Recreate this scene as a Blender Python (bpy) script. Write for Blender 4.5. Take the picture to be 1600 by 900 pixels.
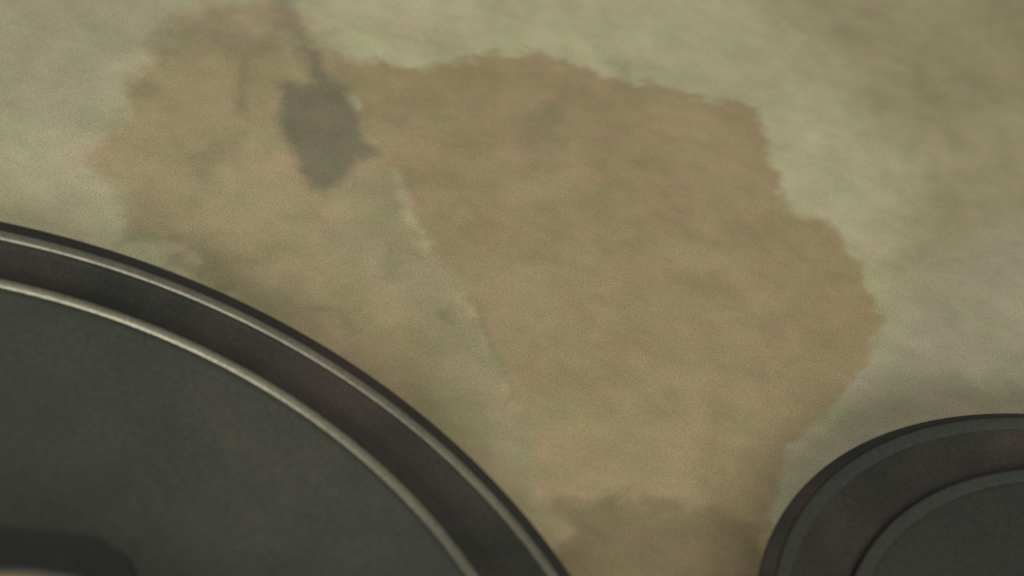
import bpy, bmesh, math
import numpy as np
from mathutils import Matrix, Vector
for o in list(bpy.data.objects): bpy.data.objects.remove(o)
sc = bpy.context.scene
col = sc.collection

# ---------------------------------------------------------------- camera
S = 0.267                      # camera height above the dish rims (m)
H = 0.015                      # rim height above the tabletop (m)
FPX = 3207.0
PITCH, ROLL = math.radians(52.2097), math.radians(16.5594)
RC = Matrix.Rotation(PITCH, 3, 'X') @ Matrix.Rotation(ROLL, 3, 'Z')
CAM = Vector((0, 0, H + S))
cd = bpy.data.cameras.new('camera'); cam = bpy.data.objects.new('camera', cd); col.objects.link(cam)
cam.matrix_world = Matrix.Translation(CAM) @ RC.to_4x4()
cd.sensor_width = 36; cd.lens = 36 * FPX / 1600; cd.clip_start = 0.01
cd.dof.use_dof = True; cd.dof.focus_distance = 0.458; cd.dof.aperture_fstop = 13
sc.camera = cam

# ---------------------------------------------------------------- light
sc.view_settings.view_transform = 'Standard'; sc.view_settings.look = 'None'
sc.view_settings.exposure = 0.0; sc.view_settings.gamma = 1; sc.view_settings.use_curve_mapping = False
w = bpy.data.worlds.new('room_light'); sc.world = w; w.use_nodes = True
nt = w.node_tree; bg = nt.nodes['Background']
bg.inputs[0].default_value = (1.0, 0.99, 0.93, 1); bg.inputs[1].default_value = 0.30
def area(name, loc, target, sx, sy, power, color):
    l = bpy.data.lights.new(name, 'AREA'); l.shape = 'RECTANGLE'; l.size = sx; l.size_y = sy
    l.energy = power; l.color = color
    o = bpy.data.objects.new(name, l); col.objects.link(o)
    o.matrix_world = Matrix.Translation(loc) @ (Vector(loc) - Vector(target)).to_track_quat('Z', 'Y').to_matrix().to_4x4()
    return o
area('ceiling_light', (-0.40, -0.18, 1.10), (-0.05, 0.38, 0), 0.34, 0.34, 5.0, (1.0, 0.985, 0.92))
area('window_light', (0.40, -1.55, 0.92), (0.05, 0.4, 0), 0.9, 0.7, 38.0, (1.0, 0.99, 0.95))

# ---------------------------------------------------------------- helpers
R3 = np.array(RC); C3 = np.array(CAM)
def unproj(px, py, z):
    d = R3 @ np.array([(px - 800) / FPX, -(py - 450) / FPX, -1.0])
    t = (z - C3[2]) / d[2]
    return C3[:2] + d[:2] * t
def project(X, Y, Z):
    P = (np.stack([X, Y, Z + 0 * X], -1) - C3) @ R3
    dz = np.maximum(-P[:, 2], 0.02)
    return 800 + FPX * P[:, 0] / dz, 450 - FPX * P[:, 1] / dz
def lin(r, g, b):
    f = lambda c: (c / 255 / 12.92) if c <= 10 else ((c / 255 + 0.055) / 1.055) ** 2.4
    return (f(r), f(g), f(b), 1)
def tag(o, label=None, cat=None, group=None, kind=None):
    for k, v in (('label', label), ('category', cat), ('group', group), ('kind', kind)):
        if v: o[k] = v
    return o
def empty(name, loc):
    o = bpy.data.objects.new(name, None); o.empty_display_size = 0.02; col.objects.link(o); o.location = loc
    return o
def link(name, me, mat, parent=None, smooth=True):
    o = bpy.data.objects.new(name, me); col.objects.link(o); me.materials.append(mat)
    if smooth:
        me.polygons.foreach_set('use_smooth', [True] * len(me.polygons))
    if parent: o.parent = parent
    return o
def warp_me(me, rings):
    """hand-thrown outline: radius varies slowly with the angle; rings = [(radius, harmonics)] from inner to outer"""
    n = len(me.vertices); co = np.zeros(n * 3); me.vertices.foreach_get('co', co); co = co.reshape(-1, 3)
    r = np.hypot(co[:, 0], co[:, 1]); th = np.arctan2(co[:, 1], co[:, 0])
    ks = [1 + h[0] + h[1] * np.cos(th) + h[2] * np.sin(th) + h[3] * np.cos(2 * th) + h[4] * np.sin(2 * th) for _, h in rings]
    k = ks[0].copy()
    for (ra, _), (rb_, _), ka, kb in zip(rings, rings[1:], ks, ks[1:]):
        t = np.clip((r - ra) / (rb_ - ra), 0, 1); k = np.where(r > ra, ka * (1 - t) + kb * t, k)
    co[:, :2] *= k[:, None]; me.vertices.foreach_set('co', co.ravel()); me.update()
    return me
def lathe(prof, n=360, closed=True):
    """profile of (radius, z) points; closed -> the profile is a loop (ring), else it may start/end on the axis"""
    bm = bmesh.new(); rings = []
    for r, z in prof:
        if r < 1e-6: rings.append([bm.verts.new((0, 0, z))])
        else: rings.append([bm.verts.new((r * math.cos(2 * math.pi * k / n), r * math.sin(2 * math.pi * k / n), z)) for k in range(n)])
    m = len(rings)
    for i in range(m if closed else m - 1):
        a, b = rings[i], rings[(i + 1) % m]
        for k in range(n):
            k2 = (k + 1) % n
            vs = [a[k % len(a)], a[k2 % len(a)], b[k2 % len(b)], b[k % len(b)]]
            u = []
            for v in vs:
                if v not in u: u.append(v)
            if len(u) > 2: bm.faces.new(u)
    bmesh.ops.recalc_face_normals(bm, faces=bm.faces)
    me = bpy.data.meshes.new('m'); bm.to_mesh(me); bm.free()
    return me
def smoothcurve(pts, sub=6):
    out = []
    n = len(pts)
    for i in range(n - 1):
        p0 = pts[max(i - 1, 0)]; p1 = pts[i]; p2 = pts[i + 1]; p3 = pts[min(i + 2, n - 1)]
        for s in range(sub):
            t = s / sub
            out.append(tuple(0.5 * (2 * b + (c - a) * t + (2 * a - 5 * b + 4 * c - d) * t * t + (3 * b - a - 3 * c + d) * t ** 3)
                             for a, b, c, d in zip(p0, p1, p2, p3)))
    out.append(pts[-1])
    return out

# value noise fbm for the outlines of the stains
rng = np.random.default_rng(7)
def vnoise(x, y, seed):
    g = np.random.default_rng(seed).random((257, 257))
    x = x % 256; y = y % 256
    xi = x.astype(int); yi = y.astype(int); fx = x - xi; fy = y - yi
    fx = fx * fx * (3 - 2 * fx); fy = fy * fy * (3 - 2 * fy)
    return (g[xi, yi] * (1 - fx) + g[xi + 1, yi] * fx) * (1 - fy) + (g[xi, yi + 1] * (1 - fx) + g[xi + 1, yi + 1] * fx) * fy - 0.5
def fbm(x, y, cell, seed, octv=5):
    s = 0; a = 1
    for k in range(octv):
        s = s + a * vnoise(x / cell * 2 ** k + 31 * k + 1000, y / cell * 2 ** k + 17 * k + 1000, seed + k); a *= 0.55
    return s
def sdist(px, py, poly):
    """signed distance to a polygon, negative inside"""
    d = np.full(px.shape, 1e9); inside = np.zeros(px.shape, bool)
    n = len(poly)
    for i in range(n):
        (x0, y0), (x1, y1) = poly[i], poly[(i + 1) % n]
        ex, ey = x1 - x0, y1 - y0
        t = np.clip(((px - x0) * ex + (py - y0) * ey) / (ex * ex + ey * ey + 1e-12), 0, 1)
        d = np.minimum(d, (px - x0 - t * ex) ** 2 + (py - y0 - t * ey) ** 2)
        c = ((y0 > py) != (y1 > py)) & (px < ex * (py - y0) / (ey if abs(ey) > 1e-12 else 1e-12) + x0)
        inside ^= c
    d = np.sqrt(d)
    return np.where(inside, -d, d)

class N:
    def __init__(s, name):
        s.m = bpy.data.materials.new(name); s.m.use_nodes = True; s.t = s.m.node_tree
        s.b = s.t.nodes['Principled BSDF']
    def n(s, kind, **kw):
        o = s.t.nodes.new(kind)
        for k, v in kw.items():
            if k.startswith('i_'):
                o.inputs[k[2:].replace('_', ' ')].default_value = v
            else: setattr(o, k, v)
        return o
    def l(s, a, b): s.t.links.new(a, b)
    def noise(s, scale, detail=4, rough=0.6, dist=0.0):
        tc = s.n('ShaderNodeTexCoord')
        o = s.n('ShaderNodeTexNoise'); o.inputs['Scale'].default_value = scale; o.inputs['Detail'].default_value = detail
        o.inputs['Roughness'].default_value = rough; o.inputs['Distortion'].default_value = dist
        s.l(tc.outputs['Object'], o.inputs['Vector']); return o.outputs['Fac']
    def ramp(s, fac, stops):
        r = s.n('ShaderNodeValToRGB'); e = r.color_ramp.elements
        while len(e) < len(stops): e.new(0.5)
        for k, (p, c) in zip(e, stops): k.position = p; k.color = c
        s.l(fac, r.inputs[0]); return r.outputs[0]
    def mix(s, fac, a, b, mode='MIX'):
        m = s.n('ShaderNodeMix'); m.data_type = 'RGBA'; m.blend_type = mode
        for v, i in ((fac, 0), (a, 6), (b, 7)):
            if isinstance(v, (float, int)): m.inputs[i].default_value = v
            elif isinstance(v, tuple): m.inputs[i].default_value = v
            else: s.l(v, m.inputs[i])
        return m.outputs[2]
    def mul(s, a, f):
        m = s.n('ShaderNodeMath'); m.operation = 'MULTIPLY'; s.l(a, m.inputs[0])
        if isinstance(f, float): m.inputs[1].default_value = f
        else: s.l(f, m.inputs[1])
        return m.outputs[0]
    def attr(s, name):
        a = s.n('ShaderNodeAttribute'); a.attribute_name = name; return a.outputs['Fac']

# ---------------------------------------------------------------- tabletop with its stains and some painted shade
def build_tabletop():
    xs = np.concatenate([np.linspace(-0.75, -0.27, 14)[:-1], np.linspace(-0.27, 0.27, 820), np.linspace(0.27, 0.75, 14)[1:]])
    ys = np.concatenate([np.linspace(-0.25, 0.12, 10)[:-1], np.linspace(0.12, 0.62, 640), np.linspace(0.62, 1.15, 14)[1:]])
    nx, ny = len(xs), len(ys)
    X, Y = np.meshgrid(xs, ys, indexing='ij'); X = X.ravel(); Y = Y.ravel()
    px, py = project(X, Y, 0.0)
    # outlines wander: world-space noise pushes the lookup position about
    wx, wy = px * 0.45 + 500, py * 0.72 + 300
    qx = px + 9 * fbm(wx, wy, 50, 1) + 17 * fbm(wx, wy, 11, 11)
    qy = py + 9 * fbm(wx, wy, 50, 2) + 17 * fbm(wx, wy, 11, 12)
    sx = px + 11 * fbm(wx, wy, 12, 21); sy = py + 11 * fbm(wx, wy, 12, 22)
    vx = px + 50 * fbm(wx, wy, 32, 31); vy = py + 50 * fbm(wx, wy, 32, 32)
    def mask(poly, width, off=0.0, jx=qx, jy=qy):
        t = np.clip(0.5 - (sdist(jx, jy, poly) + off) / width, 0, 1)
        return t * t * (3 - 2 * t)
    A = {}
    A['tan'] = mask([(520,78),(560,88),(640,97),(700,98),(760,88),(830,84),(900,96),(950,116),(1010,128),(1080,148),(1150,152),
        (1188,175),(1202,215),(1208,262),(1216,308),(1242,326),(1290,340),(1308,372),(1314,392),(1345,408),(1350,440),(1372,490),
        (1380,520),(1358,552),(1338,592),(1300,640),(1250,692),(1222,722),(1216,770),(1204,810),(1195,860),(1190,960),
        (880,960),(850,860),(832,750),(800,625),(765,525),(705,432),(652,362),(622,292),(592,222),(562,165),(530,105)], 20)
    A['tanleft'] = mask([(262,45),(330,10),(420,0),(480,40),(530,90),(592,222),(625,292),(660,365),(745,470),(790,560),
        (820,640),(850,750),(880,860),(900,980),(700,980),(440,520),(300,440),(215,365),(168,315),(152,250),(180,190),(205,120),(225,80)], 50, jx=vx, jy=vy)
    A['green'] = mask([(500,330),(560,290),(605,290),(640,360),(700,440),(760,530),(798,630),(828,750),(868,850),(800,780),
        (720,690),(650,640),(690,600),(640,500),(570,420)], 60, jx=vx, jy=vy)
    A['smudge'] = np.maximum.reduce([
        mask([(466,62),(492,78),(510,110),(532,124),(550,150),(562,185),(572,222),(588,244),(560,250),(545,275),(512,302),(484,298),(466,262),
              (445,215),(437,185),(436,155),(440,135),(452,130),(470,136),(488,130),(476,98)], 30, jx=sx, jy=sy),
        0.6 * mask([(425,-60),(450,-60),(462,20),(500,78),(478,92),(445,60),(430,20)], 30, jx=sx, jy=sy),
        0.5 * mask([(376,80),(396,84),(388,130),(384,176),(366,176),(374,125)], 26, jx=sx, jy=sy),
        0.4 * mask([(250,40),(330,40),(400,60),(440,30),(452,70),(400,100),(385,85),(330,60),(260,60)], 50, jx=sx, jy=sy),
        0.3 * mask([(340,225),(372,215),(355,240),(320,280),(305,270)], 30, jx=sx, jy=sy)])
    A['darkline'] = np.maximum.reduce([mask([(742,470),(752,480),(772,540),(795,580),(804,612),(786,585),(765,548)], 12, jx=px, jy=py),
        0.8 * mask([(686,475),(704,480),(700,495),(688,492)], 22), 0.8 * mask([(605,415),(630,420),(632,440),(610,440)], 26),
        0.7 * mask([(1112,632),(1124,634),(1130,660),(1118,662)], 20), 0.6 * mask([(1030,398),(1044,400),(1046,412),(1034,408)], 18),
        0.6 * mask([(1180,570),(1200,580),(1195,596),(1178,590)], 34), 0.5 * mask([(850,150),(885,148),(880,170),(860,166)], 26)])
    A['paleline'] = mask([(612,262),(624,270),(642,312),(652,350),(640,345),(622,310)], 18, jx=px, jy=py)
    A['grey'] = np.maximum.reduce([
        mask([(1480,400),(1600,320),(1750,300),(1750,800),(1225,800),(1215,715),(1300,645),(1375,530),(1430,440)], 90),
        0.8 * mask([(-200,-80),(520,-80),(470,10),(300,40),(200,110),(150,230),(-20,200),(-200,200)], 110),
        ])
    A['blot_shade'] = np.maximum.reduce([0.5 * mask([(190,340),(250,355),(340,395),(420,445),(470,490),(400,475),(300,425),(200,380)], 30, jx=vx, jy=vy),  # blotches along the large plate's upper rim, partly its shade painted in
        0.6 * mask([(430,470),(520,488),(560,510),(520,520),(450,490)], 26, jx=vx, jy=vy),
        0.7 * mask([(590,405),(632,412),(640,445),(606,446)], 34, jx=vx, jy=vy), 0.7 * mask([(672,470),(710,478),(704,505),(680,500)], 26, jx=vx, jy=vy),
        0.5 * mask([(820,150),(890,140),(900,200),(870,235),(820,215)], 44, jx=vx, jy=vy),
        0.6 * mask([(240,40),(345,25),(400,50),(440,40),(440,80),(330,70),(250,80)], 40, jx=vx, jy=vy),
        0.5 * mask([(205,110),(250,100),(240,150),(200,170)], 36, jx=vx, jy=vy), 0.5 * mask([(340,215),(370,205),(350,245),(330,290),(300,320),(300,290)], 30, jx=vx, jy=vy),
        0.5 * mask([(940,90),(985,95),(975,130),(935,120)], 30, jx=vx, jy=vy), 0.4 * mask([(600,170),(635,190),(630,215),(605,200)], 22, jx=vx, jy=vy)])
    A['stain_shade'] = np.maximum.reduce([mask([(876,790),(1000,798),(1120,805),(1190,830),(1185,980),(900,980)], 46, jx=vx, jy=vy),  # stain between the plates, also painting in the dimming there
        0.15 * mask([(1225,700),(1300,650),(1400,600),(1500,590),(1640,590),(1640,640),(1400,660),(1240,790),(1215,760)], 60, jx=vx, jy=vy)])  # shade along the small plate's upper rim, painted into the colour
    A['tint'] = np.clip(0.5 + 0.5 * fbm(wx, wy, 60, 40, 4), 0, 1)
    # warmer and browner towards the far right of the table
    A['olive'] = mask([(1180,-60),(1500,-60),(1800,-60),(1800,300),(1560,420),(1400,470),(1380,400),(1420,250),(1300,120)], 200)
    n0 = nx * ny
    V = np.zeros((n0, 3)); V[:, 0] = X; V[:, 1] = Y
    idx = np.arange(n0).reshape(nx, ny)
    F = np.stack([idx[:-1, :-1], idx[1:, :-1], idx[1:, 1:], idx[:-1, 1:]], -1).reshape(-1, 4)
    # skirt and underside of the slab
    loop = np.concatenate([idx[:, 0], idx[-1, 1:], idx[-2::-1, -1], idx[0, -2:0:-1]])
    V2 = V[loop].copy(); V2[:, 2] = -0.03
    m = len(loop); lo = n0 + np.arange(m)
    side = np.stack([loop, lo, np.roll(lo, -1), np.roll(loop, -1)], -1)
    V = np.concatenate([V, V2])
    me = bpy.data.meshes.new('tabletop')
    quads = np.concatenate([F, side])
    me.vertices.add(len(V)); me.vertices.foreach_set('co', V.ravel())
    nl = quads.size + m
    me.loops.add(nl); me.loops.foreach_set('vertex_index', np.concatenate([quads.ravel(), lo[::-1]]).astype(np.int32))
    nf = len(quads) + 1
    me.polygons.add(nf)
    me.polygons.foreach_set('loop_start', np.concatenate([np.arange(len(quads)) * 4, [quads.size]]).astype(np.int32))
    me.update(calc_edges=True); me.validate()
    for k, a in A.items():
        at = me.attributes.new(k, 'FLOAT', 'POINT')
        at.data.foreach_set('value', np.concatenate([a, np.zeros(m)]).astype(np.float32))
    return me

def mat_tabletop():
    s = N('stained_cream_surface')
    cream = lin(*CREAM)
    base = s.mix(s.attr('tint'), lin(*CREAM_G), cream)
    base = s.mix(s.mul(s.attr('olive'), 0.9), base, lin(*OLIVE))
    base = s.mix(s.mul(s.attr('grey'), 0.85), base, lin(*GREY))
    tan = s.mix(s.attr('tint'), lin(*TAN_A), lin(*TAN_B))
    base = s.mix(s.attr('tanleft'), base, s.mix(s.attr('tint'), lin(*TANL_A), lin(*TANL_B)))
    base = s.mix(s.attr('tan'), base, tan)
    base = s.mix(s.mul(s.attr('green'), 0.75), base, lin(*GREEN))
    base = s.mix(s.mul(s.attr('smudge'), 0.9), base, lin(*SMUDGE))
    base = s.mix(s.mul(s.attr('darkline'), 0.4), base, lin(*SMUDGE))
    base = s.mix(s.mul(s.attr('paleline'), 0.45), base, lin(*CREAM_G))
    base = s.mix(s.mul(s.attr('blot_shade'), 0.7), base, lin(*BLOT_SHADE))
    base = s.mix(s.mul(s.attr('stain_shade'), 0.8), base, lin(*STAIN_SHADE))
    md = s.noise(105, 4, 0.65, 0.2)
    base = s.mix(1.0, base, s.ramp(md, [(0.32, (0.90, 0.91, 0.90, 1)), (0.68, (1.10, 1.08, 1.08, 1))]), 'MULTIPLY')
    cl = s.noise(26, 5, 0.62, 0.3)
    base = s.mix(1.0, base, s.ramp(cl, [(0.3, (0.88, 0.88, 0.86, 1)), (0.7, (1.1, 1.1, 1.12, 1))]), 'MULTIPLY')
    hue = s.noise(75, 4, 0.65)
    base = s.mix(1.0, base, s.ramp(hue, [(0.3, (0.94, 1.02, 0.95, 1)), (0.7, (1.05, 0.985, 1.05, 1))]), 'MULTIPLY')
    gr = s.noise(2000, 2, 0.8)
    base = s.mix(1.0, base, s.ramp(gr, [(0.3, (0.76, 0.76, 0.74, 1)), (0.7, (1.24, 1.24, 1.26, 1))]), 'MULTIPLY')
    s.l(base, s.b.inputs['Base Color'])
    s.b.inputs['Roughness'].default_value = 0.7; s.b.inputs['Specular IOR Level'].default_value = 0.2
    bp = s.n('ShaderNodeBump'); bp.inputs['Strength'].default_value = 0.12; bp.inputs['Distance'].default_value = 0.0006
    s.l(s.noise(500, 4), bp.inputs['Height']); s.l(bp.outputs[0], s.b.inputs['Normal'])
    return s.m
CREAM = (174,167,135); CREAM_G = (170,167,134); OLIVE = (147,139,107); GREY = (153,147,123)
BLOT_SHADE = (124,120,94)
STAIN_SHADE = (118,107,80)
TAN_A = (148,135,102); TAN_B = (154,136,104); TANL_A = (153,142,109); TANL_B = (158,142,110)
GREEN = (145,138,107); SMUDGE = (114,108,88)
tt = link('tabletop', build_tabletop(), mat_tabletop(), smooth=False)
tag(tt, 'cream tabletop surface with large tan stains and a dark smudge, under the dark dishes', 'tabletop')

# ---------------------------------------------------------------- dish materials
def mat_dark(name, c0, c1, rough, spec=0.5, metal=0.0, red=0.0, bumpk=0.15):
    s = N(name)
    base = s.ramp(s.noise(30, 4, 0.6, 0.4), [(0.32, lin(*c0)), (0.68, lin(*c1))])
    if red: base = s.mix(s.mul(s.ramp(s.noise(19, 2, 0.5), [(0.52, (0, 0, 0, 1)), (0.66, (1, 1, 1, 1))]), red), base, lin(92, 66, 62))
    base = s.mix(1.0, base, s.ramp(s.noise(1600, 2, 0.8), [(0.3, (0.72, 0.72, 0.72, 1)), (0.7, (1.28, 1.28, 1.28, 1))]), 'MULTIPLY')
    s.l(base, s.b.inputs['Base Color'])
    s.b.inputs['Roughness'].default_value = rough; s.b.inputs['Specular IOR Level'].default_value = spec
    s.b.inputs['Metallic'].default_value = metal
    bp = s.n('ShaderNodeBump'); bp.inputs['Strength'].default_value = bumpk; bp.inputs['Distance'].default_value = 0.0004
    s.l(s.noise(700, 3), bp.inputs['Height']); s.l(bp.outputs[0], s.b.inputs['Normal'])
    return s.m
M_RIM = mat_dark('dark_rim_glaze', (37,39,35), (55,50,46), 0.7, 0.1, red=0.12)
M_FLOOR = mat_dark('dark_matte_floor', (53,57,50), (66,66,58), 0.6, 0.25)
M_BEAD = mat_dark('pale_highlight_bead', (118,116,102), (138,134,116), 0.36, 0.5, metal=0.9, bumpk=0.05)  # paler than the glaze: part of the rim highlight is in this colour

M_BEAD2 = mat_dark('dark_bead_glaze', (46,49,44), (53,54,48), 0.5, 0.4, metal=0.2, bumpk=0.05)
M_FLOOR2 = mat_dark('darker_matte_floor', (43,46,41), (50,49,44), 0.6, 0.2)
def dish(name, label, cat, cpx, R, r_bead, r_in, beadw, floor_drop, harm, mb, mf, bo):
    c = (cpx[0] * S, cpx[1] * S)
    t = tag(empty(name, (c[0], c[1], 0)), label, cat)
    R *= S; rb = r_bead * S; ri = r_in * S; fz = H - floor_drop
    rg = list(zip((ri, rb, R), harm)); W = lambda me: warp_me(me, rg)
    # rim ring: flared underside, outer lip, sloping band down to the crease around the floor
    top = smoothcurve([(R - 0.0030, H - 0.0042), (R - 0.0006, H - 0.0026), (R, H - 0.0010), (R - 0.0014, H - 0.0001), (rb + beadw, H + 0.0002),
                       (rb - beadw, H + 0.0001), (rb - beadw * 2.2, H - 0.0006), ((rb + ri) / 2, H - 0.0018), (ri + 0.0018, fz - 0.0006), (ri + 0.0004, fz - 0.0012)])
    ring = top + [(ri, fz - 0.0030), (R * 0.82, fz - 0.0065), (R - 0.010, H - 0.0120), (R - 0.003, H - 0.0090)]
    link('rim', W(lathe(ring)), M_RIM, t)
    def bead(rc, z, wd):
        # low ridge: short outer flank, broad gently rounded inner flank
        p = [(1.0, -0.35), (0.9, 0.12), (0.72, 0.26), (0.45, 0.23), (0.05, 0.08), (-0.4, -0.12), (-0.8, -0.34), (-1.0, -0.52), (-0.6, -0.8), (0.6, -0.8)]
        return [(rc + a * wd, z + b * wd) for a, b in p]
    link('outer_bead', W(lathe(bead(rb + bo, H + 0.0007, beadw))), mb, t)
    link('inner_bead', W(lathe(bead(ri - beadw * 1.15, fz + 0.0003, beadw * 1.3))), mb, t)
    fl = [(0, fz), (ri * 0.5, fz), (ri - 0.004, fz), (ri - 0.0008, fz - 0.0002), (ri - 0.0002, fz - 0.003), (ri * 0.8, fz - 0.0045), (0, fz - 0.0045)]
    link('floor_disc', W(lathe(fl, closed=False)), mf, t)
    ft = [(R * 0.60, 0), (R * 0.66, 0), (R * 0.72, fz - 0.0040), (R * 0.56, fz - 0.0040)]
    link('foot_ring', W(lathe(ft)), M_RIM, t)
    return t, c, fz

big, cb, fzb = dish('dinner_plate', 'large dark grey round plate with two pale rim lines, cut by the left edge', 'plate',
    (-0.3099, 0.66867), 0.52442, 0.50726, 0.46298, 0.00085, 0.0010,
    ([-0.0108, -0.0243, 0.0154, 0.0044, 0.0167], [0.0035, -0.0185, 0.002, 0.0130, 0.0078], [0.0072, -0.0229, 0.0089, 0.0084, 0.0057]), M_BEAD, M_FLOOR, 0.0005)
sml, cs, fzs = dish('side_plate', 'smaller dark round plate with faint rim lines at bottom right of the tabletop', 'plate',
    (0.53896, 1.03225), 0.31417, 0.29961, 0.24921, 0.0015, 0.0016,
    ([0.0274, 0.0148, 0.0073, -0.0049, 0.0164], [0.0013, 0.0119, 0.0136, 0.0096, 0.0029], [0.0010, 0.0236, 0.0369, 0.0244, 0.0048]), M_BEAD2, M_FLOOR2, -0.0003)

# ---------------------------------------------------------------- dark sheet and bowl standing in the big plate
def build_slab(name, outline_px, z0, th, mat, label, cat):
    zt = z0 + th
    pts = [unproj(x, y, zt) for x, y in outline_px]
    c = np.mean(pts, 0)
    t = empty(name, (c[0], c[1], z0)); tag(t, label, cat)
    bm = bmesh.new()
    vs = [bm.verts.new((p[0] - c[0], p[1] - c[1], 0)) for p in pts]
    f = bm.faces.new(vs)
    bmesh.ops.recalc_face_normals(bm, faces=bm.faces)
    r = bmesh.ops.extrude_face_region(bm, geom=[f])
    bmesh.ops.translate(bm, verts=[v for v in r['geom'] if isinstance(v, bmesh.types.BMVert)], vec=(0, 0, th))
    bmesh.ops.recalc_face_normals(bm, faces=bm.faces)
    bmesh.ops.bevel(bm, geom=[e for e in bm.edges if abs(e.verts[0].co.z - e.verts[1].co.z) < 1e-6], offset=0.0007, segments=3, affect='EDGES', profile=0.5)
    me = bpy.data.meshes.new('slab'); bm.to_mesh(me); bm.free()
    link('slab', me, mat, t, smooth=False)
    return t
M_SHEET = mat_dark('black_sheet', (44,46,42), (50,51,47), 0.7, 0.2)  # for the thin dark stepped shape lying flat in the large plate
build_slab('dark_sheet', [(-560, 775), (-300, 792), (0, 820), (80, 827), (140, 834), (158, 839), (170, 847), (177, 855), (192, 859), (200, 864),
    (206, 876), (212, 905), (230, 1000), (240, 1120), (180, 1180), (-100, 1190), (-500, 1150), (-620, 900)], fzb + 0.0001, 0.0022, M_SHEET,
    'black sheet with a stepped corner, lying in the large plate at lower left', 'coaster')

def bowl():
    zr = fzb + 0.0023 + 0.018                      # height of the bowl's lip
    P = unproj(0, 884, zr); Q = unproj(120, 897, zr); rb = 0.038
    m = (P + Q) / 2; d = Q - P; L = np.linalg.norm(d); nrm = np.array([d[1], -d[0]]) / L
    if nrm[1] > 0: nrm = -nrm
    c = m + nrm * math.sqrt(rb * rb - L * L / 4)
    t = empty('small_bowl', (c[0], c[1], fzb + 0.0023)); tag(t, 'small bowl with tan inner edge and pale filling, at the bottom left corner', 'bowl')
    h = 0.018
    outer = [(0.018, 0), (0.021, 0), (0.027, 0.003), (0.033, 0.009), (rb - 0.0020, 0.0145), (rb - 0.0004, h - 0.0012), (rb - 0.0002, h - 0.0004), (rb - 0.0010, h), (rb - 0.0020, h - 0.0004)]
    inner = [(rb - 0.0035, h - 0.004), (0.031, 0.0105), (0.026, 0.0050), (0.020, 0.0035)]
    s1 = N('bowl_grey'); s1.b.inputs['Base Color'].default_value = lin(62, 64, 55); s1.b.inputs['Roughness'].default_value = 0.5
    s1.l(s1.ramp(s1.noise(300, 3), [(0.3, lin(56, 58, 50)), (0.7, lin(70, 70, 60))]), s1.b.inputs['Base Color'])
    link('bowl_wall', lathe(smoothcurve(outer, 4) + smoothcurve(inner, 4), 200), s1.m, t)
    s2 = N('tan_glaze'); s2.l(s2.ramp(s2.noise(300, 3), [(0.3, lin(120, 96, 60)), (0.7, lin(150, 122, 84))]), s2.b.inputs['Base Color'])
    s2.b.inputs['Roughness'].default_value = 0.45
    g = [(rb - 0.0018, h + 0.0001), (rb - 0.0036, h + 0.0002), (rb - 0.0040, h - 0.0010), (rb - 0.0036, h - 0.0030), (rb - 0.0028, h - 0.0030)]
    o = link('inner_edge', lathe(g, 200), s2.m, t); o['label'] = 'tan glazed inner edge'
    s3 = N('pale_filling'); s3.l(s3.ramp(s3.noise(400, 4), [(0.3, lin(190, 165, 140)), (0.7, lin(215, 195, 172))]), s3.b.inputs['Base Color'])
    f = [(0, h - 0.0016), (rb * 0.6, h - 0.0014), (rb - 0.0040, h - 0.0010), (rb - 0.0040, h - 0.0040), (rb * 0.6, h - 0.006), (0, h - 0.006)]
    o = link('filling', lathe(f, 200, closed=False), s3.m, t); o['label'] = 'pale pinkish filling'
bowl()
